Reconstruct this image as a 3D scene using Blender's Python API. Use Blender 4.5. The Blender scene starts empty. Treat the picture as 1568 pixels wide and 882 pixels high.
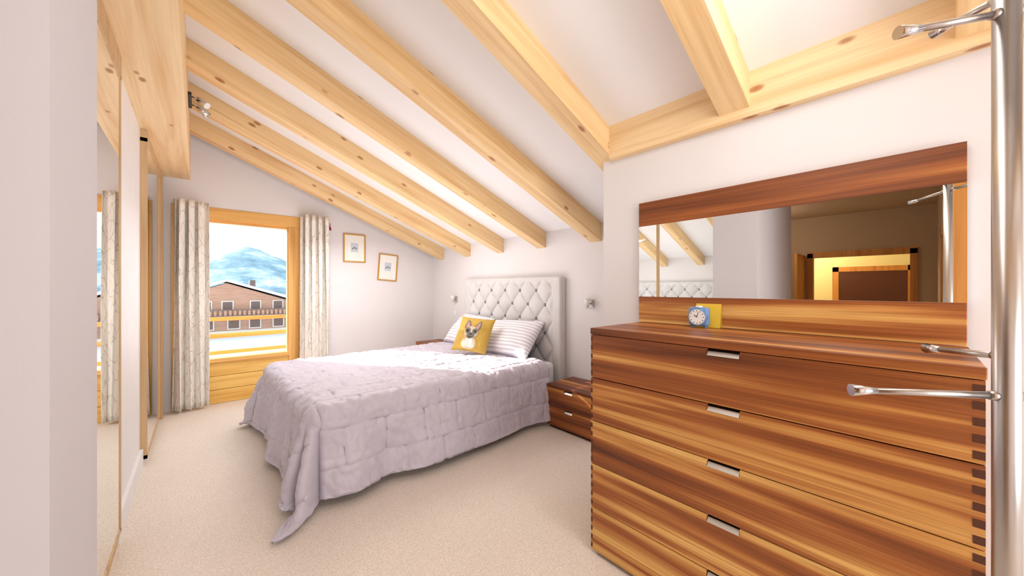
import bpy, bmesh, math, random
from mathutils import Vector, Matrix, noise
random.seed(4)
S=bpy.context.scene
COL=S.collection
CAMH=1.45
def lin(c):
    r=[]
    for v in c:
        v/=255.0
        r.append(v/12.92 if v<=.04045 else ((v+.055)/1.055)**2.4)
    return (r[0],r[1],r[2],1)
# ---------------------------------------------------------------- materials
def newmat(name):
    m=bpy.data.materials.new(name); m.use_nodes=True
    nt=m.node_tree; b=nt.nodes['Principled BSDF']
    return m,nt,b
def N(nt,t,**k):
    n=nt.nodes.new(t)
    for a,v in k.items(): setattr(n,a,v)
    return n
def coords(nt,scale,rand=0,kind='Object'):
    tc=N(nt,'ShaderNodeTexCoord'); mp=N(nt,'ShaderNodeMapping')
    mp.inputs['Scale'].default_value=scale
    nt.links.new(tc.outputs[kind],mp.inputs['Vector'])
    if rand:
        oi=N(nt,'ShaderNodeObjectInfo'); mu=N(nt,'ShaderNodeMath',operation='MULTIPLY'); mu.inputs[1].default_value=rand
        nt.links.new(oi.outputs['Random'],mu.inputs[0])
        nt.links.new(mu.outputs[0],mp.inputs['Location'])
    return mp.outputs['Vector']
def ramp(nt,fac,stops):
    r=N(nt,'ShaderNodeValToRGB'); e=r.color_ramp.elements
    while len(e)<len(stops): e.new(.5)
    for i,(p,c) in enumerate(stops):
        e[i].position=p; e[i].color=c
    nt.links.new(fac,r.inputs[0]); return r.outputs[0]
def noi(nt,vec,scale,detail=3,rough=.5,dist=0):
    n=N(nt,'ShaderNodeTexNoise'); n.inputs['Scale'].default_value=scale; n.inputs['Detail'].default_value=detail
    n.inputs['Roughness'].default_value=rough; n.inputs['Distortion'].default_value=dist
    nt.links.new(vec,n.inputs['Vector']); return n.outputs['Fac']
def mix(nt,fac,a,b,mode='MIX'):
    m=N(nt,'ShaderNodeMix',data_type='RGBA',blend_type=mode)
    for i,v in ((0,fac),(6,a),(7,b)):
        if isinstance(v,(int,float,tuple)): m.inputs[i].default_value=v
        else: nt.links.new(v,m.inputs[i])
    return m.outputs[2]
def bump(nt,b,h,strength,dist=.01):
    n=N(nt,'ShaderNodeBump'); n.inputs['Strength'].default_value=strength; n.inputs['Distance'].default_value=dist
    nt.links.new(h,n.inputs['Height']); nt.links.new(n.outputs[0],b.inputs['Normal'])
def plain(name,c,rough=.6,metal=0,var=.04,emit=0):
    m,nt,b=newmat(name); v=coords(nt,(1,1,1))
    f=noi(nt,v,6,3)
    c1=lin(c); c0=tuple(x*(1-var) for x in c1[:3])+(1,)
    nt.links.new(ramp(nt,f,[(.3,c0),(.7,c1)]),b.inputs['Base Color'])
    b.inputs['Roughness'].default_value=rough; b.inputs['Metallic'].default_value=metal
    if emit:
        b.inputs['Emission Color'].default_value=c1; b.inputs['Emission Strength'].default_value=emit
    return m
def wall_mat(name,c):
    m,nt,b=newmat(name); v=coords(nt,(1,1,1))
    f=noi(nt,v,2,3); c1=lin(c); c0=tuple(x*.97 for x in c1[:3])+(1,)
    nt.links.new(ramp(nt,f,[(.3,c0),(.7,c1)]),b.inputs['Base Color'])
    b.inputs['Roughness'].default_value=.9
    bump(nt,b,noi(nt,v,180,2),.05,.003); return m
def pine(name,light,dark,axis=0,knots=True,rough=.55):
    m,nt,b=newmat(name)
    sc=[12,12,12]; sc[axis]=.6
    v=coords(nt,tuple(sc),7)
    f=noi(nt,v,1.0,4,.55,.6)
    col=ramp(nt,f,[(.3,lin(dark)),(.52,lin(light)),(.7,tuple(min(1,x*1.06) for x in lin(light)[:3])+(1,))])
    sc2=[60,60,60]; sc2[axis]=1.5
    fg=noi(nt,coords(nt,tuple(sc2),3),1.0,2)
    g=ramp(nt,fg,[(.35,(.88,.83,.76,1)),(.6,(1,1,1,1))])
    col=mix(nt,.5,col,g,'MULTIPLY')
    if knots:
        sk=[9,9,9]; sk[axis]=4.2
        vk=coords(nt,tuple(sk),11)
        vo=N(nt,'ShaderNodeTexVoronoi'); vo.inputs['Scale'].default_value=1.0; nt.links.new(vk,vo.inputs['Vector'])
        mk=ramp(nt,vo.outputs['Distance'],[(.0,(1,1,1,1)),(.12,(.75,.75,.75,1)),(.19,(0,0,0,1))])
        sp=N(nt,'ShaderNodeSeparateColor'); nt.links.new(vo.outputs['Color'],sp.inputs[0])
        th=N(nt,'ShaderNodeMath',operation='GREATER_THAN'); th.inputs[1].default_value=.5; nt.links.new(sp.outputs[0],th.inputs[0])
        mm=N(nt,'ShaderNodeMath',operation='MULTIPLY'); nt.links.new(mk,mm.inputs[0]); nt.links.new(th.outputs[0],mm.inputs[1])
        col=mix(nt,mm.outputs[0],col,lin((158,98,50)))
    nt.links.new(col,b.inputs['Base Color']); b.inputs['Roughness'].default_value=rough
    return m
def walnut(name,axis=1,shift=0.0):
    m,nt,b=newmat(name)
    sc=[9,9,9]; sc[axis]=.33
    v=coords(nt,tuple(sc),23)
    f=noi(nt,v,1.0,3,.5,.35)
    if shift:
        ad=N(nt,'ShaderNodeMath',operation='ADD'); ad.inputs[1].default_value=shift; nt.links.new(f,ad.inputs[0]); f=ad.outputs[0]
    col=ramp(nt,f,[(.32,lin((100,50,20))),(.43,lin((140,77,33))),(.52,lin((170,100,46))),(.57,lin((208,146,76))),(.65,lin((238,190,112)))])
    sg=[150,150,150]; sg[axis]=1.6
    fg=noi(nt,coords(nt,tuple(sg),9),1.0,3,.6)
    g=ramp(nt,fg,[(.33,(.60,.51,.44,1)),(.6,(1,1,1,1))])
    col=mix(nt,.75,col,g,'MULTIPLY')
    nt.links.new(col,b.inputs['Base Color']); b.inputs['Roughness'].default_value=.42
    return m
M={}
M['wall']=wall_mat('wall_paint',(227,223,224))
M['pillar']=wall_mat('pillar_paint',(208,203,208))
M['ceil']=wall_mat('ceiling_paint',(243,242,244))
M['hall']=wall_mat('hall_paint',(190,164,134))
M['cream']=wall_mat('cream_paint',(240,225,170))
M['pine']=pine('pine_beam',(236,204,154),(216,172,116),0)
M['pineY']=pine('pine_beam_y',(237,208,163),(220,179,126),1)
M['pineZ']=pine('pine_post',(205,172,130),(186,150,106),2,False)
M['panel']=pine('pine_panel',(240,198,112),(226,174,84),0,False)
M['frame']=pine('window_wood',(226,176,100),(206,150,74),0,False)
M['frameZ']=pine('window_wood_z',(226,176,100),(206,150,74),2,False)
M['doorw']=pine('door_wood',(206,140,66),(180,112,46),2,False)
M['walnut']=walnut('walnut_striped',1)
M['walnutdark']=walnut('walnut_board',1,-.05)
M['joint']=plain('endgrain',(84,42,20),.5)
M['gap']=plain('shadow_gap_wood',(60,32,16),.8)
M['mirror'],nt,b=newmat('mirror_glass'); b.inputs['Metallic'].default_value=1; b.inputs['Roughness'].default_value=0.0
nt.links.new(ramp(nt,noi(nt,coords(nt,(1,1,1)),1),[(0,(.90,.93,.92,1)),(1,(.92,.94,.93,1))]),b.inputs['Base Color'])
M['steel']=plain('brushed_steel',(190,184,180),.3,1,.08)
M['pull']=plain('satin_pull',(196,192,186),.4,.6)
M['chrome']=plain('chrome',(215,215,218),.15,1)
M['white']=plain('white_paint',(236,233,233),.5)
M['dark']=plain('dark_plastic',(38,34,34),.5)
M['blue']=plain('clock_blue',(110,150,200),.4)
M['dial']=plain('clock_dial',(245,246,248),.4)
M['yellowcard']=plain('yellow_card',(232,196,60),.6)
M['gold']=plain('gold_frame',(196,146,62),.4,.2)
M['paper']=plain('paper',(240,238,232),.8)
M['printblue']=plain('print_blue',(196,208,220),.8)
M['sheet']=plain('white_linen',(238,236,240),.85)
M['snow']=plain('snow_ground',(240,242,244),.9)
M['roof']=plain('snowy_roof',(232,232,236),.9)
M['facade']=pine('facade_wood',(192,148,122),(166,122,98),0,False)
M['facade_d']=plain('facade_dark',(122,100,90),.8)
M['facade_w']=plain('facade_plaster',(226,214,202),.9)
M['rail']=pine('rail_wood',(232,156,78),(214,132,60),0,False)
M['red']=plain('red_cloth',(150,20,60),.7)
M['frost']=plain('frosted_glass',(235,232,225),.3)
# carpet
m,nt,b=newmat('carpet'); v=coords(nt,(1,1,1))
f=noi(nt,v,120,4,.7); f2=noi(nt,v,2.5,3)
c=ramp(nt,f,[(.3,lin((214,198,182))),(.6,lin((244,233,221)))])
c=mix(nt,.5,c,ramp(nt,f2,[(.35,(.94,.94,.94,1)),(.65,(1,1,1,1))]),'MULTIPLY')
nt.links.new(c,b.inputs['Base Color']); b.inputs['Roughness'].default_value=1; bump(nt,b,f,.5,.012); M['carpet']=m
# fabrics
def fabric(name,c,bs=260,sheen=.1,var=.06):
    m,nt,b=newmat(name); v=coords(nt,(1,1,1)); c1=lin(c); c0=tuple(x*(1-var) for x in c1[:3])+(1,)
    nt.links.new(ramp(nt,noi(nt,v,5,4),[(.35,c0),(.65,c1)]),b.inputs['Base Color'])
    b.inputs['Roughness'].default_value=.75; b.inputs['Sheen Weight'].default_value=sheen
    bump(nt,b,noi(nt,v,bs,2),.15,.004); return m
M['duvet']=fabric('duvet_fabric',(198,190,203)); M['duvet'].node_tree.nodes['Principled BSDF'].inputs['Roughness'].default_value=.5
M['headb']=fabric('headboard_fabric',(212,209,209))
M['button']=fabric('button_fabric',(130,126,128))
M['cush']=fabric('mustard_fabric',(196,160,66))
m,nt,b=newmat('striped_linen'); v=coords(nt,(1,1,1))
w=N(nt,'ShaderNodeTexWave',bands_direction='Y'); w.inputs['Scale'].default_value=7.5; w.inputs['Distortion'].default_value=.3; nt.links.new(v,w.inputs['Vector'])
nt.links.new(ramp(nt,w.outputs['Fac'],[(.42,lin((212,209,217))),(.55,lin((245,243,247)))]),b.inputs['Base Color']); b.inputs['Roughness'].default_value=.8; M['stripe']=m
m,nt,b=newmat('curtain_fabric'); v=coords(nt,(1,1,.25))
vo=N(nt,'ShaderNodeTexVoronoi',feature='DISTANCE_TO_EDGE'); vo.inputs['Scale'].default_value=24
nd=N(nt,'ShaderNodeTexNoise'); nd.inputs['Scale'].default_value=9; nt.links.new(v,nd.inputs['Vector'])
vm=N(nt,'ShaderNodeMix',data_type='RGBA'); vm.inputs[0].default_value=.12; nt.links.new(v,vm.inputs[6]); nt.links.new(nd.outputs['Color'],vm.inputs[7]); nt.links.new(vm.outputs[2],vo.inputs['Vector'])
nt.links.new(ramp(nt,vo.outputs['Distance'],[(.01,lin((206,194,180))),(.05,lin((240,234,225)))]),b.inputs['Base Color'])
b.inputs['Roughness'].default_value=.8; M['curtain']=m
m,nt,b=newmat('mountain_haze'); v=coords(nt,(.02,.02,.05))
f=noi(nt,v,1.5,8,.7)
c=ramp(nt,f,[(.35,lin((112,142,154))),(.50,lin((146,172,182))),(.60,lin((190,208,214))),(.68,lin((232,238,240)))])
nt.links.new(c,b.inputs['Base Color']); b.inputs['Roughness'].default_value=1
nt.links.new(c,b.inputs['Emission Color']); b.inputs['Emission Strength'].default_value=.12; M['mount']=m  # distance haze put into the colour, with a faint added glow
# ---------------------------------------------------------------- geometry helpers
def obj(name,me,loc,mat,parent=None,smooth=False):
    o=bpy.data.objects.new(name,me); COL.objects.link(o); o.location=loc
    for mm in (mat if isinstance(mat,list) else [mat]): me.materials.append(mm)
    if smooth:
        for p in me.polygons: p.use_smooth=True
    if parent: o.parent=parent; o.location=Vector(loc)-parent.location
    return o
def empty(name,loc=(0,0,0)):
    e=bpy.data.objects.new(name,None); COL.objects.link(e); e.location=loc; e.empty_display_size=.1; return e
def box(name,x0,x1,y0,y1,z0,z1,mat,parent=None,bevel=0):
    c=Vector(((x0+x1)/2,(y0+y1)/2,(z0+z1)/2)); bm=bmesh.new(); bmesh.ops.create_cube(bm,size=1)
    bmesh.ops.scale(bm,vec=(abs(x1-x0),abs(y1-y0),abs(z1-z0)),verts=bm.verts)
    if bevel: bmesh.ops.bevel(bm,geom=bm.edges[:],offset=bevel,segments=2,affect='EDGES',profile=.5)
    me=bpy.data.meshes.new(name); bm.to_mesh(me); bm.free()
    return obj(name,me,c,mat,parent)
def prism(name,pts,y0,y1,mat,parent=None,rot=0):
    """polygon in XZ extruded in Y; rot = pitch of local frame about Y"""
    cx=sum(p[0] for p in pts)/len(pts); cz=sum(p[1] for p in pts)/len(pts); c=Vector((cx,(y0+y1)/2,cz))
    R=Matrix.Rotation(rot,3,'Y'); Ri=R.inverted(); n=len(pts); vs=[]
    for y in (y0,y1):
        for p in pts: vs.append(Ri@(Vector((p[0],y,p[1]))-c))
    fs=[list(range(n)),list(range(2*n-1,n-1,-1))]+[[i,i+n,(i+1)%n+n,(i+1)%n] for i in range(n)]
    me=bpy.data.meshes.new(name); me.from_pydata(vs,[],fs)
    bm=bmesh.new(); bm.from_mesh(me); bmesh.ops.recalc_face_normals(bm,faces=bm.faces); bm.to_mesh(me); bm.free()
    o=obj(name,me,c,mat,parent); o.rotation_euler=(0,rot,0); return o
def tube(name,p0,p1,r0,r1,mat,parent=None,seg=24):
    p0=Vector(p0);p1=Vector(p1);d=p1-p0; bm=bmesh.new()
    bmesh.ops.create_cone(bm,cap_ends=True,segments=seg,radius1=r0,radius2=r1,depth=d.length)
    me=bpy.data.meshes.new(name); bm.to_mesh(me); bm.free()
    o=obj(name,me,(p0+p1)/2,mat,parent); o.rotation_euler=d.to_track_quat('Z','Y').to_euler()
    for p in me.polygons: p.use_smooth=len(p.vertices)==4
    return o
def grid(name,nu,nv,fn,mat,parent=None,loc=(0,0,0),smooth=True,solid=0):
    vs=[];fs=[]; L=Vector(loc)
    for j in range(nv+1):
        for i in range(nu+1): vs.append(Vector(fn(i/nu,j/nv))-L)
    for j in range(nv):
        for i in range(nu):
            a=j*(nu+1)+i; fs.append((a,a+1,a+nu+2,a+nu+1))
    me=bpy.data.meshes.new(name); me.from_pydata(vs,[],fs)
    o=obj(name,me,loc,mat,parent,smooth)
    if solid:
        md=o.modifiers.new('s','SOLIDIFY'); md.thickness=solid; md.offset=-1
    return o
# ---------------------------------------------------------------- room shell
WX=3.2; WY=5.78; SL=.395
def zb(x): return 1.945+SL*(WX-x)      # rafter underside
def zc(x): return zb(x)+.195           # ceiling
ang=math.atan(SL)
YB=-2.7
box('floor',-6.2,3.35,YB-.1,5.95,-.12,0,M['carpet'])
prism('ceiling',[(-.62,zc(-.62)),(3.35,zc(3.35)),(3.35,zc(3.35)+.12),(-.62,zc(-.62)+.12)],YB-.1,5.95,M['ceil'])
# window wall
OX0,OX1,OT=-.24,1.1,2.45
prism('wall_window_left',[(-.62,0),(OX0,0),(OX0,zc(OX0)),(-.62,zc(-.62))],WY,WY+.14,M['wall'])
prism('wall_window_top',[(OX0,OT),(OX1,OT),(OX1,zc(OX1)),(OX0,zc(OX0))],WY,WY+.14,M['wall'])
prism('wall_window_right',[(OX1,0),(1.55,0),(1.55,zc(1.55)),(OX1,zc(OX1))],WY,WY+.14,M['wall'])
prism('wall_pictures',[(1.55,0),(3.35,0),(3.35,zc(3.35)),(1.55,zc(1.55))],WY+.025,WY+.14,M['wall'])
prism('wall_headboard',[(WX,0),(3.35,0),(3.35,zc(3.35)),(WX,zc(WX))],1.48,5.92,M['wall'])
prism('wall_dresser',[(2.18,0),(2.3,0),(2.3,zc(2.3)),(2.18,zc(2.18))],YB,1.48,M['wall'])
prism('wall_alcove',[(2.3,0),(3.35,0),(3.35,zc(3.35)),(2.3,zc(2.3))],1.36,1.48,M['wall'])
prism('wall_rear',[(-.62,0),(2.18,0),(2.18,zc(2.18)),(-.62,zc(-.62))],YB-.1,YB,M['wall'])
box('baseboard_headboard',3.185,WX,1.48,WY,0,.09,M['white'])
# rafters
k=0
for i in range(-4,7):
    far=.735+.8025*(i)-(.03 if i<=0 else 0)
    if far<YB+.3: continue
    near=far-.14
    xe=WX if i>=1 else 2.125
    xs=-.07
    dz=.012 if i<=0 else 0
    prism('ceiling_beam' if k==0 else 'ceiling_beam.%03d'%k,[(xs,zb(xs)+dz),(xe,zb(xe)+dz),(xe,zc(xe)),(xs,zc(xs))],near,far,M['pine'],rot=ang); k+=1
prism('purlin_beam',[(2.125,2.335),(2.18,2.335),(2.18,zc(2.18)),(2.125,zc(2.125))],YB,1.40,M['pineY'])
prism('ridge_beam',[(-.36,2.75),(-.07,2.75),(-.07,zc(-.07)),(-.36,zc(-.36))],YB,WY,M['pineY'])
# left side: pillar, wardrobe
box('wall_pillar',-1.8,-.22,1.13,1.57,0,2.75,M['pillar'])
prism('wall_left',[(-.62,0),(-.42,0),(-.42,2.75),(-.36,2.75),(-.36,zc(-.36)),(-.62,zc(-.62))],1.57,WY,M['wall'])
prism('wall_left_rear',[(-.62,0),(-.5,0),(-.5,2.75),(-.36,2.75),(-.36,zc(-.36)),(-.62,zc(-.62))],YB,-.34,M['wall'])
prism('wall_left_header',[(-.62,2.75),(-.36,2.75),(-.36,zc(-.36)),(-.62,zc(-.62))],-.34,1.57,M['wall'])
W=empty('mirrored_wardrobe',(-.38,3.5,0))
box('carcass',-.42,-.355,1.57,5.5,0,2.75,M['white'],W)
def mdoor(y0,y1,xf,z0,z1,fr=.02):
    box('mirror_panel',-.354,xf,y0+fr,y1-fr,z0+fr,z1-fr,M['mirror'],W)
    for a,b2,c,d in ((y0,y0+fr,z0,z1),(y1-fr,y1,z0,z1),(y0,y1,z0,z0+fr),(y0,y1,z1-fr,z1)):
        box('door_frame_strip',-.3545,xf+.004,a,b2,c,d,M['pineZ'],W)
mdoor(1.57,2.29,-.335,.08,2.64); mdoor(2.29,2.97,-.33,.08,2.64); mdoor(4.17,5.44,-.318,.05,2.68,.03)
box('plinth',-.355,-.34,1.57,2.97,0,.08,M['pineZ'],W)
box('header',-.355,-.325,1.57,2.97,2.64,2.75,M['pineZ'],W)
box('header_far',-.355,-.315,4.17,5.5,2.68,2.75,M['pineZ'],W)
box('side_post',-.355,-.295,5.5,5.6,0,2.75,M['pineZ'],W)
box('baseboard_left',-.355,-.335,2.98,4.16,0,.14,M['white'])
# ---------------------------------------------------------------- hallway (seen in mirror)
box('wall_hall_right',-4.3,-.5,-.34,-.22,0,2.75,M['hall'])
box('wall_hall_left',-4.3,-1.8,2.2,2.3,0,2.75,M['hall'])
box('wall_hall_return',-1.92,-1.8,1.57,2.2,0,2.75,M['hall'])
box('wall_hall_end_low',-4.3,-4.2,-.34,.06,0,2.75,M['hall'])
box('wall_hall_end_high',-4.3,-4.2,1.25,2.2,0,2.75,M['hall'])
box('wall_hall_end_top',-4.3,-4.2,.06,1.25,2.0,2.75,M['hall'])
box('ceiling_hall',-6.2,-.62,-.6,2.4,2.75,2.85,M['hall'])
box('wall_far_room',-6.2,-6.1,-.6,2.4,0,2.75,M['cream'])
box('wall_far_room_side',-6.1,-4.3,2.3,2.4,0,2.75,M['cream'])
box('wall_far_room_low',-6.1,-4.3,-.6,-.5,0,2.75,M['cream'])
D=empty('door_1',(-4.18,.65,0))
box('jamb_l',-4.2,-4.17,-.02,.06,0,2.08,M['doorw'],D); box('jamb_r',-4.2,-4.17,1.25,1.33,0,2.08,M['doorw'],D)
box('lintel',-4.2,-4.17,-.02,1.33,2.0,2.10,M['doorw'],D); box('leaf',-4.16,-3.5,1.36,1.40,0,2.05,M['doorw'],D)
D=empty('door_2',(-6.08,.65,0))
box('jamb_l',-6.1,-6.06,.0,.1,0,1.9,M['doorw'],D); box('jamb_r',-6.1,-6.06,1.1,1.2,0,1.9,M['doorw'],D)
box('lintel',-6.1,-6.06,0,1.2,1.8,1.9,M['doorw'],D); box('leaf',-6.1,-6.07,.1,1.1,0,1.8,M['joint'],D)
D=empty('door_3',(-1.3,-.2,0))
box('leaf',-1.75,-.95,-.22,-.2,0,2.0,M['doorw'],D); box('frame_a',-.95,-.85,-.22,-.18,0,2.1,M['doorw'],D)
box('frame_b',-1.85,-1.75,-.22,-.18,0,2.1,M['doorw'],D); box('frame_t',-1.85,-.85,-.22,-.18,2.0,2.1,M['doorw'],D)
box('trim_1',-.52,-.47,-.42,-.17,0,2.5,M['doorw'])
# ---------------------------------------------------------------- window
Wn=empty('window_1',(.4,WY,0))
yf0,yf1=WY-.01,WY+.10
box('frame_top',OX0,OX1,yf0,yf1,2.30,OT,M['frame'],Wn,.004)
box('frame_left',OX0,-.14,yf0,yf1,0,2.30,M['frameZ'],Wn,.004)
box('frame_right',.945,OX1,yf0,yf1,0,2.30,M['frameZ'],Wn,.004)
box('frame_inner_right',.93,.945,WY+.02,yf1,.57,2.3,M['frameZ'],Wn)
box('sill',-.14,.945,yf0-.02,yf1,.52,.57,M['frame'],Wn,.004)
for i in range(3): box('panel_board_%d'%i,-.14,.945,WY+.01,yf1-.02,.002+i*.173,.170+i*.173,M['panel'],Wn,.004)
box('glass_top_bead',-.14,.945,WY+.03,yf1,2.27,2.3,M['frame'],Wn)
# curtains
def curtain(name,x0,x1,y,z0,z1,waves,seed):
    def f(u,v):
        s=u*waves*2*math.pi
        a=.055+.018*math.sin(seed+u*5)
        fl=1+.12*(1-v)
        xc=(x0+x1)/2
        x=xc+(x0+(x1-x0)*u-xc)*fl*.93+.016*math.sin(2*s+v*2)
        return (x,y+a*math.sin(s+.5*math.sin(v*3+seed)),z0+(z1-z0)*v)
    return grid(name,140,30,f,M['curtain'],None,((x0+x1)/2,y,z0),True,.004)
curtain('curtain',-.22,.09,5.64,.03,2.48,3.5,1); curtain('curtain.001',1.06,1.42,5.66,.03,2.48,4,2.3)
T=empty('red_tassel',(1.47,5.75,2.33))
tube('cord',(1.47,5.76,2.36),(1.47,5.76,2.41),.004,.004,M['red'],T); tube('tuft',(1.47,5.76,2.31),(1.47,5.76,2.36),.022,.008,M['red'],T,10)
# pictures
def picture(name,xc,zc_,w,h,roll):
    e=empty(name,(xc,WY+.024,zc_)); y=WY+.024
    for a in ((-w/2,-w/2+.018,-h/2,h/2),(w/2-.018,w/2,-h/2,h/2),(-w/2+.018,w/2-.018,h/2-.018,h/2),(-w/2+.018,w/2-.018,-h/2,-h/2+.018)):
        box('frame_bar',xc+a[0],xc+a[1],y-.022,y,zc_+a[2],zc_+a[3],M['gold'],e)
    box('mat_board',xc-w/2+.015,xc+w/2-.015,y-.012,y-.004,zc_-h/2+.015,zc_+h/2-.015,M['paper'],e)
    box('print',xc-.055,xc+.055,y-.0135,y-.012,zc_-.06,zc_+.08,M['printblue'],e)
    for k in range(5):
        tube('sketch_%d'%k,(xc-.03+.015*k,y-.0145,zc_-.01+.012*(k%3)),(xc-.03+.015*k,y-.013,zc_-.01+.012*(k%3)),.011,.011,M['button'],e,10)
    e.rotation_euler=(0,roll,0)
picture('picture_frame',1.83,2.07,.33,.44,0); picture('picture_frame.001',2.36,1.79,.32,.44,math.radians(4))
# ---------------------------------------------------------------- bed
B=empty('bed',(1.9,3.6,0))
box('base',.72,3.10,2.76,4.46,.06,.32,M['headb'],B,.02)
for a in (.8,3.0):
    for c in (2.84,4.38): tube('leg',(a,c,0),(a,c,.07),.025,.03,M['joint'],B)
box('mattress',.70,3.08,2.74,4.48,.32,.60,M['sheet'],B,.05)
HY0,HY1,HT=2.68,4.62,1.59
box('headboard_body',3.13,3.195,HY0,HY1,.05,HT-.01,M['headb'],B,.015)
bw,bh=.1475,.17
TY0,TY1,TZ0,TZ1=HY0+.11,HY1-.11,.62,HT-.04
def hb(u,v):
    y=HY0+(HY1-HY0)*u; z=.3+(HT-.3)*v
    e=min(u,1-u)*(HY1-HY0); et=(1-v)*(HT-.3)
    edge=min(1,e/.03)*min(1,et/.03); edge=math.sqrt(max(0,1-(1-edge)**2))
    d=.03
    if TY0<y<TY1 and z<TZ1:
        a=(y-TY0)/(2*bw)+(TZ1-.13-z)/(2*bh); b_=(y-TY0)/(2*bw)-(TZ1-.13-z)/(2*bh)
        p=abs(math.sin(math.pi*a))*abs(math.sin(math.pi*b_))
        t=min(1,min(y-TY0,TY1-y)/.05)*min(1,(TZ1-z)/.05)
        d=.03*(1-t)+t*(.0+.055*p**.38)
    elif e>.03 or et>.03:
        d=.034
    return (3.13-d*edge,y,z)
grid('headboard_tufting',300,220,hb,M['headb'],B,(3.1,3.6,.9))
bmx=bmesh.new()
for i in range(0,13):
    for j in range(0,8):
        if (i+j)%2: continue
        y=TY0+i*bw; z=TZ1-.13-j*bh
        if not(TY0+.05<y<TY1-.05 and z>.62): continue
        bmesh.ops.create_uvsphere(bmx,u_segments=12,v_segments=8,radius=.021,matrix=Matrix.Translation((3.118,y,z))@Matrix.Diagonal((.6,1,1,1)))
me=bpy.data.meshes.new('buttons'); bmx.to_mesh(me); bmx.free(); obj('tuft_buttons',me,(0,0,0),M['button'],B,True)
# duvet
xf,dy0,dy1,zt=.62,2.70,4.52,.645
A0,A1=2.80,-.03; B0,B1=2.06,5.10
def quilt(a,b):
    q=0
    row=math.floor(b/.25); wob=.012*noise.noise(Vector((a*4,b*4,9)))
    t=((b+wob)/.25)%1; dd=min(t,1-t)*.25; q-=.009*math.exp(-(dd/.015)**2)
    t=((a+wob+(0.15 if row%2 else 0))/.30)%1; dd=min(t,1-t)*.30; q-=.009*math.exp(-(dd/.015)**2)
    return q
def duvet(u,v):
    a=A0+(A1-A0)*u; b=B0+(B1-B0)*v
    dx=max(0,xf-a); sy=-1 if b<dy0 else 1
    dy=max(0,dy0-b,b-dy1); d=math.hypot(dx,dy)
    ac=max(a,xf); bc=min(max(b,dy0),dy1)
    wr=.012*noise.noise(Vector((a*7,b*5,1)))+.010*noise.noise(Vector((a*17+b*4,b*13,4)))+.006*noise.noise(Vector((a*34,b*28,2)))+.02*noise.noise(Vector((a*2.2,b*2.2,7)))
    q=quilt(a,b)+wr
    if d<1e-6:
        return (ac,bc,zt+q)
    ex,ey=-dx/d,sy*dy/d; th=math.atan2(dy,dx); r=.09
    if d<r*math.pi/2:
        g=d/r; out=r*math.sin(g); dn=r*(1-math.cos(g)); nx,nz=math.sin(g),math.cos(g)
    else:
        l=d-r*math.pi/2
        w=min(1,l/.35)
        nn=noise.noise(Vector((ac*3.0,bc*3.0,th*1.8+3)))*.13+.035*math.sin(ac*9+bc*8+th*7)
        corner=math.sin(2*th) if dx>0 and dy>0 else 0
        nn+=corner*.07*math.sin(th*8)
        dn=r+l*.985; out=r+l*.13+w*nn*(.6 if not corner else 1.1)
        nx,nz=1,.1
    fl=zt-.025
    if dn>fl-.05:
        ex_=dn-(fl-.05); dn=fl-.05+.05*(1-math.exp(-ex_/.05)); out+=ex_*.75; nz=.6; nx=.4
    return (ac+ex*(out+q*nx),bc+ey*(out+q*nx),max(.02,zt-dn+q*nz))
grid('duvet',330,340,duvet,M['duvet'],B,(1.5,3.6,.6),True,.018)
# pillow
def pheight(u,v,T,p=2.6): return T*(max(0,1-abs(u)**p)*max(0,1-abs(v)**p))**.55
def pillow(name,w,h,T,mat,c,n,up,roll=0,seed=0,parent=None):
    n=Vector(n).normalized(); up=Vector(up); up=(up-n*up.dot(n)).normalized(); x=up.cross(n)
    R=Matrix((x,up,n)).transposed().to_4x4()@Matrix.Rotation(roll,4,'Z')
    vs=[];fs=[];K=40
    def pt(u,v,s):
        pin=1-.07*(1-v*v)*abs(u)**6; pin2=1-.07*(1-u*u)*abs(v)**6
        wz=.014*noise.noise(Vector((u*3+seed,v*3,s*2)))*(1-max(abs(u),abs(v))**4)
        return Vector((u*w/2*pin,v*h/2*pin2,s*(pheight(u,v,T)+wz)))
    for s in (1,-1):
        o=len(vs)
        for j in range(K+1):
            for i in range(K+1): vs.append(pt(-1+2*i/K,-1+2*j/K,s))
        for j in range(K):
            for i in range(K):
                a=o+j*(K+1)+i; f=(a,a+1,a+K+2,a+K+1); fs.append(f if s>0 else f[::-1])
    me=bpy.data.meshes.new(name); me.from_pydata(vs,[],fs)
    bm=bmesh.new(); bm.from_mesh(me); bmesh.ops.remove_doubles(bm,verts=bm.verts,dist=.0004); bm.to_mesh(me); bm.free()
    o=obj(name,me,c,mat,parent,True)
    o.rotation_euler=R.to_euler()
    return o,pt
pillow('striped_pillow',.88,.54,.12,M['stripe'],(2.86,3.31,.84),(-.72,-.05,.68),(0,0,1),.05,1)
pillow('striped_pillow.001',.84,.54,.12,M['stripe'],(2.88,4.20,.85),(-.72,.04,.68),(0,0,1),-.04,2)
cu,pt=pillow('dog_cushion',.46,.46,.075,M['cush'],(2.50,3.54,.885),(-.72,-.42,.52),(0,0,1),-.08,3)
mats={'c':plain('dog_cream',(206,192,168),.8),'g':plain('dog_grey',(120,112,106),.8),'k':plain('dog_black',(40,36,36),.6),'w':plain('dog_white',(235,228,215),.8),'p':plain('dog_pink',(190,140,125),.8)}
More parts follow.
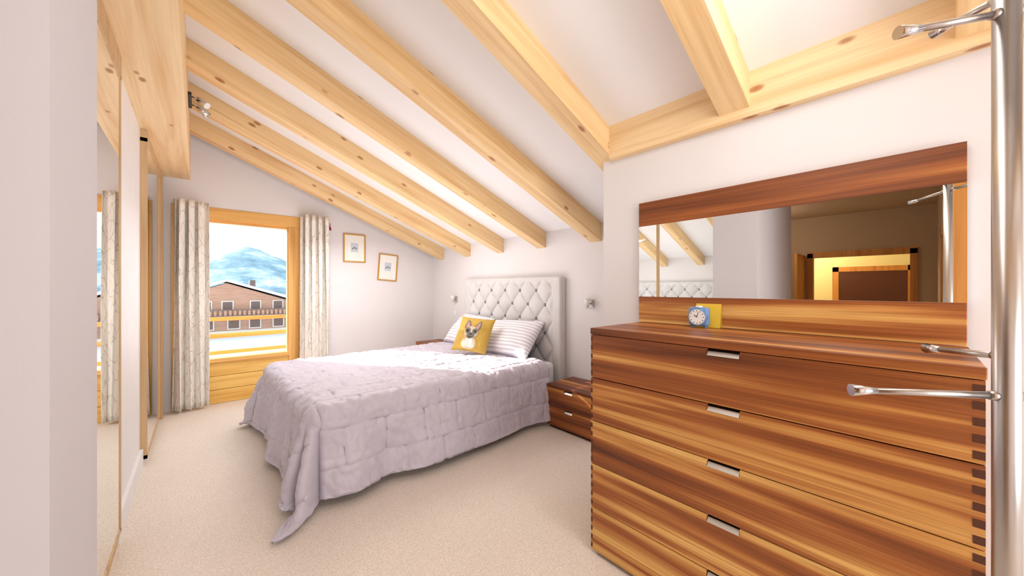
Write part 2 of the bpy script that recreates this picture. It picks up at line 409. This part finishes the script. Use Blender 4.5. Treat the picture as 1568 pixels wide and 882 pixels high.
def decal(name,cx,cy,rx,ry,rot,mat,lift,taper=0):
    vs=[(0,0)];fs=[];R=6;A=24
    for r in range(1,R+1):
        for a in range(A): t=2*math.pi*a/A; vs.append((r/R*math.cos(t),r/R*math.sin(t)))
    out=[]
    for (a,b_) in vs:
        a2=a*rx*(1-taper*b_); b2=b_*ry
        x=cx+a2*math.cos(rot)-b2*math.sin(rot); y=cy+a2*math.sin(rot)+b2*math.cos(rot)
        p=pt(x/.23,y/.23,1); p.z+=lift; out.append(p)
    for a in range(A): fs.append((0,1+a,1+(a+1)%A))
    for r in range(R-1):
        for a in range(A):
            i=1+r*A+a; j=1+r*A+(a+1)%A; fs.append((i,i+A,j+A,j))
    me=bpy.data.meshes.new(name); me.from_pydata(out,[],fs); o=obj(name,me,(0,0,0),mat,None,True); o.parent=cu
decal('dog_body',0,-.13,.095,.08,0,mats['c'],.002,.2)
decal('dog_chest',0,-.12,.045,.065,0,mats['w'],.003)
decal('dog_head',0,-.005,.09,.08,0,mats['c'],.004,-.05)
decal('dog_ear',-.070,.095,.038,.070,.18,mats['g'],.003,.5); decal('dog_ear_r',.070,.095,.038,.070,-.18,mats['g'],.003,.5)
decal('dog_ear_in',-.068,.09,.020,.048,.18,mats['p'],.005,.5); decal('dog_ear_in_r',.068,.09,.020,.048,-.18,mats['p'],.005,.5)
decal('dog_mask',-.046,.015,.035,.040,.2,mats['g'],.005); decal('dog_mask_r',.046,.015,.035,.040,-.2,mats['g'],.005)
decal('dog_muzzle',0,-.045,.052,.038,0,mats['g'],.006); decal('dog_nose',0,-.026,.022,.014,0,mats['k'],.008)
decal('dog_eye',-.049,.013,.015,.015,0,mats['k'],.007); decal('dog_eye_r',.049,.013,.015,.015,0,mats['k'],.007)
decal('dog_mouth',0,-.062,.030,.006,0,mats['k'],.008)
# ---------------------------------------------------------------- drawers furniture
def chest(name,xa,xb,ya,yb,H,nd,top,notchw,teeth=True,bz=0.02):
    e=empty(name,((xa+xb)/2,(ya+yb)/2,0)); t=.022
    box('side_l',xa+.022,xb,ya,ya+t,bz,H-top,M['walnut'],e); box('side_r',xa+.022,xb,yb-t,yb,bz,H-top,M['walnut'],e)
    box('back',xb-.012,xb,ya+t,yb-t,bz,H-top,M['walnut'],e)
    box('carcass_inner',xa+.04,xb-.013,ya+t,yb-t,bz,H-top,M['gap'],e)
    box('plinth',xa+.03,xb-.02,ya+.02,yb-.02,0,bz,M['gap'],e)
    box('top_board',xa-.004,xb,ya-.003,yb+.003,H-top,H,M['walnutdark'],e,.003)
    dh=(H-top-bz)/nd; yc=(ya+yb)/2; nh=.026
    for i in range(nd):
        z0=bz+i*dh+.002; z1=bz+(i+1)*dh-.003
        pts=[(ya,z0),(yb,z0),(yb,z1),(yc+notchw/2,z1),(yc+notchw/2,z1-nh),(yc-notchw/2,z1-nh),(yc-notchw/2,z1),(ya,z1)]
        n=len(pts); c=Vector((xa+.011,yc,(z0+z1)/2))
        vs=[Vector((x,p[0],p[1]))-c for x in (xa,xa+.022) for p in pts]
        fs=[list(range(n))[::-1],list(range(n,2*n))]+[[k,(k+1)%n,(k+1)%n+n,k+n] for k in range(n)]
        me=bpy.data.meshes.new('drawer'); me.from_pydata(vs,[],fs)
        bm=bmesh.new(); bm.from_mesh(me); bmesh.ops.recalc_face_normals(bm,faces=bm.faces); bm.to_mesh(me); bm.free()
        obj('drawer_front_%d'%i,me,c,M['walnut'],e)
        prism('handle_lip_%d'%i,[(xa-.003,z1-nh-.002),(xa+.001,z1-nh-.003),(xa+.016,z1-.012),(xa+.012,z1-.011)],yc-notchw/2+.003,yc+notchw/2-.003,M['pull'],e)
        if teeth:
            nt_=5; th=(z1-z0)/(2*nt_)
            for kk in range(nt_):
                za=z0+th*(2*kk+.5)
                box('finger_joint',xa-.0012,xa+.004,ya,ya+.022,za,za+th,M['joint'],e)
                box('finger_joint',xa-.0012,xa+.004,yb-.010,yb,za,za+th,M['joint'],e)
                box('finger_joint',xa,xa+.022,yb-.001,yb+.001,za,za+th,M['joint'],e)
    return e
chest('dresser',1.62,2.15,-.127,1.18,1.231,5,.034,.125)
chest('nightstand',2.75,3.18,2.0,2.56,.45,2,.03,.1,False,.03)
chest('nightstand.001',2.72,3.17,4.92,5.5,.56,2,.03,.1,False,.03)
# dresser mirror
DM=empty('dresser_mirror',(2.16,.53,1.23))
my0,my1=-.127,1.19
box('top_board',2.148,2.172,my0,my1,1.846,1.998,M['walnutdark'],DM,.002)
box('bottom_board',2.148,2.172,my0,my1,1.232,1.395,M['walnutdark'],DM,.002)
box('glass',2.15,2.166,my0,my1,1.395,1.846,M['mirror'],DM)
box('backing',2.166,2.176,my0+.01,my1-.01,1.24,1.98,M['gap'],DM)
# clock
cx,cy,cz=2.06,.785,1.231+.062
C=empty('alarm_clock',(cx,cy,1.231))
bm=bmesh.new(); bmesh.ops.create_cube(bm,size=1); bmesh.ops.scale(bm,vec=(.045,.105,.105),verts=bm.verts)
bmesh.ops.bevel(bm,geom=bm.edges[:],offset=.018,segments=4,affect='EDGES',profile=.5)
me=bpy.data.meshes.new('case'); bm.to_mesh(me); bm.free(); obj('case',me,(cx,cy,cz),M['blue'],C,True)
tube('bezel',(cx-.03,cy,cz),(cx-.015,cy,cz),.046,.050,M['blue'],C,40); tube('dial',(cx-.0315,cy,cz),(cx-.02,cy,cz),.041,.041,M['dial'],C,40)
for k in range(12):
    t=k*math.pi/6; p=(cy+.034*math.sin(t),cz+.034*math.cos(t)); tube('hour_mark',(cx-.033,p[0],p[1]),(cx-.031,p[0],p[1]),.0025,.0025,M['dark'],C,8)
tube('hour_hand',(cx-.033,cy,cz),(cx-.033,cy+.015,cz+.012),.002,.001,M['dark'],C,8); tube('minute_hand',(cx-.033,cy,cz),(cx-.033,cy-.008,cz+.028),.0015,.001,M['dark'],C,8)
for s in (-1,1): tube('foot',(cx,cy+s*.035,1.2315),(cx,cy+s*.03,1.245),.007,.009,M['blue'],C,12)
tube('snooze_button',(cx,cy,cz+.05),(cx,cy,cz+.06),.02,.016,M['white'],C,20)
G=empty('folded_card',(2.13,.76,1.231))
prism('front_leaf',[(2.115,1.232),(2.117,1.232),(2.14,1.362),(2.138,1.362)],.70,.83,M['yellowcard'],G)
prism('back_leaf',[(2.143,1.232),(2.145,1.232),(2.141,1.362),(2.139,1.362)],.70,.83,M['yellowcard'],G)
# ---------------------------------------------------------------- coat stand
px,py=1.19,-.118; K=empty('coat_stand',(px,py,0))
tube('pole',(px,py,.02),(px,py,2.06),.0185,.0185,M['steel'],K,40)
tube('base_disc',(px,py,0),(px,py,.018),.17,.165,M['steel'],K,48); tube('collar',(px,py,.018),(px,py,.05),.04,.022,M['steel'],K,32)
tube('finial',(px,py,2.06),(px,py,2.08),.0185,.008,M['steel'],K,32)
def arm(z,tip):
    r=Vector((px,py,CAMH+z)); t=Vector(tip); t.z+=CAMH; d=(t-r).normalized()
    tube('arm',r,t-d*.02,.0072,.0062,M['steel'],K,20); tube('knob',t-d*.045,t,.0065,.0125,M['chrome'],K,24)
    tube('arm_socket',r+d*.012,r+d*.028,.0105,.0085,M['steel'],K,20)
arm(-.212,(1.045,.0917,-.2175)); arm(-.135,(1.383,-.019,-.152)); arm(.541,(1.061,.024,.516)); arm(.575,(1.32,-.03,.61))
arm(-.212,(1.33,-.32,-.20)); arm(.541,(1.33,-.32,.56))
# ---------------------------------------------------------------- wall lamps
def wlamp(name,y,z):
    e=empty(name,(3.19,y,z))
    box('back_plate',3.185,3.2,y-.04,y+.04,z-.045,z+.045,M['pull'],e,.003)
    tube('arm',(3.19,y,z),(3.13,y,z),.008,.008,M['chrome'],e,16)
    tube('glass_cup',(3.13,y,z-.03),(3.13,y,z+.06),.024,.036,M['frost'],e,24)
    tube('cap',(3.13,y,z-.045),(3.13,y,z-.03),.012,.024,M['chrome'],e,24)
wlamp('wall_lamp',2.33,1.28); wlamp('wall_lamp.001',5.02,1.27)
box('light_switch',3.19,3.2,5.0,5.08,1.0,1.08,M['white'],None,.003)
# ceiling spotlight on ridge beam
P=empty('ceiling_spotlight',(-.05,4.45,3.2))
box('track',-.07,-.045,4.30,4.62,3.18,3.21,M['dark'],P,.003)
for yy,dv in ((4.36,Vector((.6,-.5,-.6))),(4.56,Vector((.7,.3,-.5)))):
    d=dv.normalized(); a=Vector((-.045,yy,3.195)); b_=a+Vector((.06,0,-.02))
    tube('stem',a,b_,.006,.006,M['chrome'],P,12); tube('lamp_can',b_-d*.03,b_+d*.075,.02,.033,M['chrome'],P,24); tube('lens',b_+d*.074,b_+d*.078,.028,.028,M['frost'],P,24)
# ---------------------------------------------------------------- outside
R=empty('balcony_railing',(1,7.3,0))
for z,h in ((.93,.06),(.66,.07),(.40,.06)): box('rail',-4,7,7.25,7.29,z,z+h,M['rail'],R,.004)
for x in (-3.5,-1.6,2.05,4,6): box('post',x,x+.06,7.30,7.36,0,1.0,M['rail'],R)
box('balcony_floor',-4,7,5.95,7.5,-.12,-.02,M['rail'])
box('snowy_ground',-300,400,9,420,-5.4,-5.1,M['snow'])
H=empty('chalet_building',(2.5,62,-5.1))
ap=2.6; ax=2.8
prism('body',[(-7,-5.1),(12,-5.1),(12,-1.1),(ax,ap-.5),(-7,-1.6)],60,72,M['facade'],H)
prism('roof_right',[(ax,ap-.3),(13.2,-1.2),(13.2,-.8),(ax,ap)],59.3,73,M['roof'],H)
prism('roof_left',[(ax,ap-.3),(-8.2,-1.6),(-8.2,-1.2),(ax,ap)],59.3,73,M['roof'],H)
box('balcony_slab',-7,12,58.8,60,-2.3,-2.1,M['facade_d'],H); box('balcony_rail',-7,12,58.75,58.85,-1.5,-1.35,M['facade_d'],H)
for i in range(38): box('baluster',-7+i*.5,-6.75+i*.5,58.8,58.84,-2.1,-1.5,M['facade'],H)
for x in (-5.5,-2.5,.3,3,5.3,8):
    box('window_trim',x-.15,x+1.25,59.9,60,-4.05,-2.65,M['facade_w'],H); box('window',x,x+1.1,59.85,60,-3.9,-2.8,M['facade_d'],H)
for x in (.2,2.4,5.4,8.0):
    box('upper_window_trim',x-.15,x+1.15,59.9,60,-1.5,-.25,M['facade_w'],H); box('upper_window',x,x+1.0,59.85,60,-1.4,-.38,M['facade_d'],H)
box('lower_wall',-7,12,59.9,60,-5.1,-4.2,M['facade_w'],H)
tube('chimney',(6,65,0),(6,65,2.6),.4,.4,M['facade_d'],H,12)
box('neighbour_house',-40,-14,80,95,-5.1,-2.5,M['roof'])
def mt(u,v):
    x=-700+1600*u; y=380+420*v
    ridge=math.exp(-((v-.5)/.28)**2)
    n=0;am=1;fr=.012
    for k in range(5):
        n+=am*(1-2*abs(noise.noise(Vector((x*fr,y*fr,k*7.1))))); am*=.5; fr*=2
    pk=19*math.exp(-((x-47)/34)**2)+14*math.exp(-((x+130)/60)**2)+18*math.exp(-((x-260)/80)**2)
    return (x,y,-40*(1-ridge)+ridge*(35+pk+n*4.5)-5)
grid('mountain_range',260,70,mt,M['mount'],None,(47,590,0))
# ---------------------------------------------------------------- lights
def area(name,loc,direc,sx,sy,e,col=(1,1,1)):
    l=bpy.data.lights.new(name,'AREA'); l.shape='RECTANGLE'; l.size=sx; l.size_y=sy; l.energy=e; l.color=col
    o=bpy.data.objects.new(name,l); COL.objects.link(o); o.location=loc; o.rotation_euler=Vector(direc).to_track_quat('-Z','Y').to_euler(); return o
area('fill_light_rear',(1.0,-2.5,1.4),(.10,1,.12),2.0,2.0,58,(1,.99,.985))  # added fill behind the camera, no real fixture there
area('fill_light_top',(1.0,.4,2.66),(.3,.7,-.9),1.5,.9,12,(1,.985,.97))  # added fill above the camera, aimed at bed and headboard
area('fill_light_bed',(1.4,4.3,2.28),(.1,-.1,-1),1.3,1.3,26,(1,.99,.98))  # added downward fill under the rafters for the far half
area('bed_bounce_fill',(1.5,3.5,.95),(0,.05,1),1.8,2.4,17,(1,.99,.98))  # added uplight to brighten the ceiling, imitates bounce off the sunlit bed
s=bpy.data.lights.new('sun','SUN'); s.energy=10; s.angle=.012; s.color=(1,.96,.9)
so=bpy.data.objects.new('sun',s); COL.objects.link(so); so.rotation_euler=Vector((.63,-1,-.50)).to_track_quat('-Z','Y').to_euler(); so.location=(-5,15,8)
def pointl(name,loc,e,col):
    l=bpy.data.lights.new(name,'POINT'); l.energy=e; l.color=col; l.shadow_soft_size=.1
    o=bpy.data.objects.new(name,l); COL.objects.link(o); o.location=loc
pointl('far_room_lamp',(-5.2,1.6,2.4),42,(1,.88,.62))
pointl('hall_fill',(-2.9,2.0,2.3),13,(1,.9,.78))  # added fill kept out of the mirror's view, lifts the dark hall walls
w=bpy.data.worlds.new('World'); S.world=w; w.use_nodes=True; nt=w.node_tree; bg=nt.nodes['Background']
tc=N(nt,'ShaderNodeTexCoord'); sx=N(nt,'ShaderNodeSeparateXYZ'); nt.links.new(tc.outputs['Generated'],sx.inputs[0])
mr=N(nt,'ShaderNodeMapRange'); mr.inputs[1].default_value=-.1; mr.inputs[2].default_value=.5; nt.links.new(sx.outputs['Z'],mr.inputs[0])
sky=ramp(nt,mr.outputs[0],[(0,lin((240,243,245))),(.35,lin((236,243,248))),(1,lin((210,228,246)))])
nt.links.new(sky,bg.inputs[0]); bg.inputs[1].default_value=1.5
# ---------------------------------------------------------------- camera
cd=bpy.data.cameras.new('camera'); cd.sensor_width=36; cd.lens=36*545/1568; cd.clip_end=3000; cd.clip_start=.02
co=bpy.data.objects.new('camera',cd); COL.objects.link(co); co.location=(0,0,CAMH); co.rotation_euler=(math.radians(90),0,math.radians(-41.4))
S.camera=co
S.view_settings.view_transform='Standard'; S.view_settings.exposure=.43
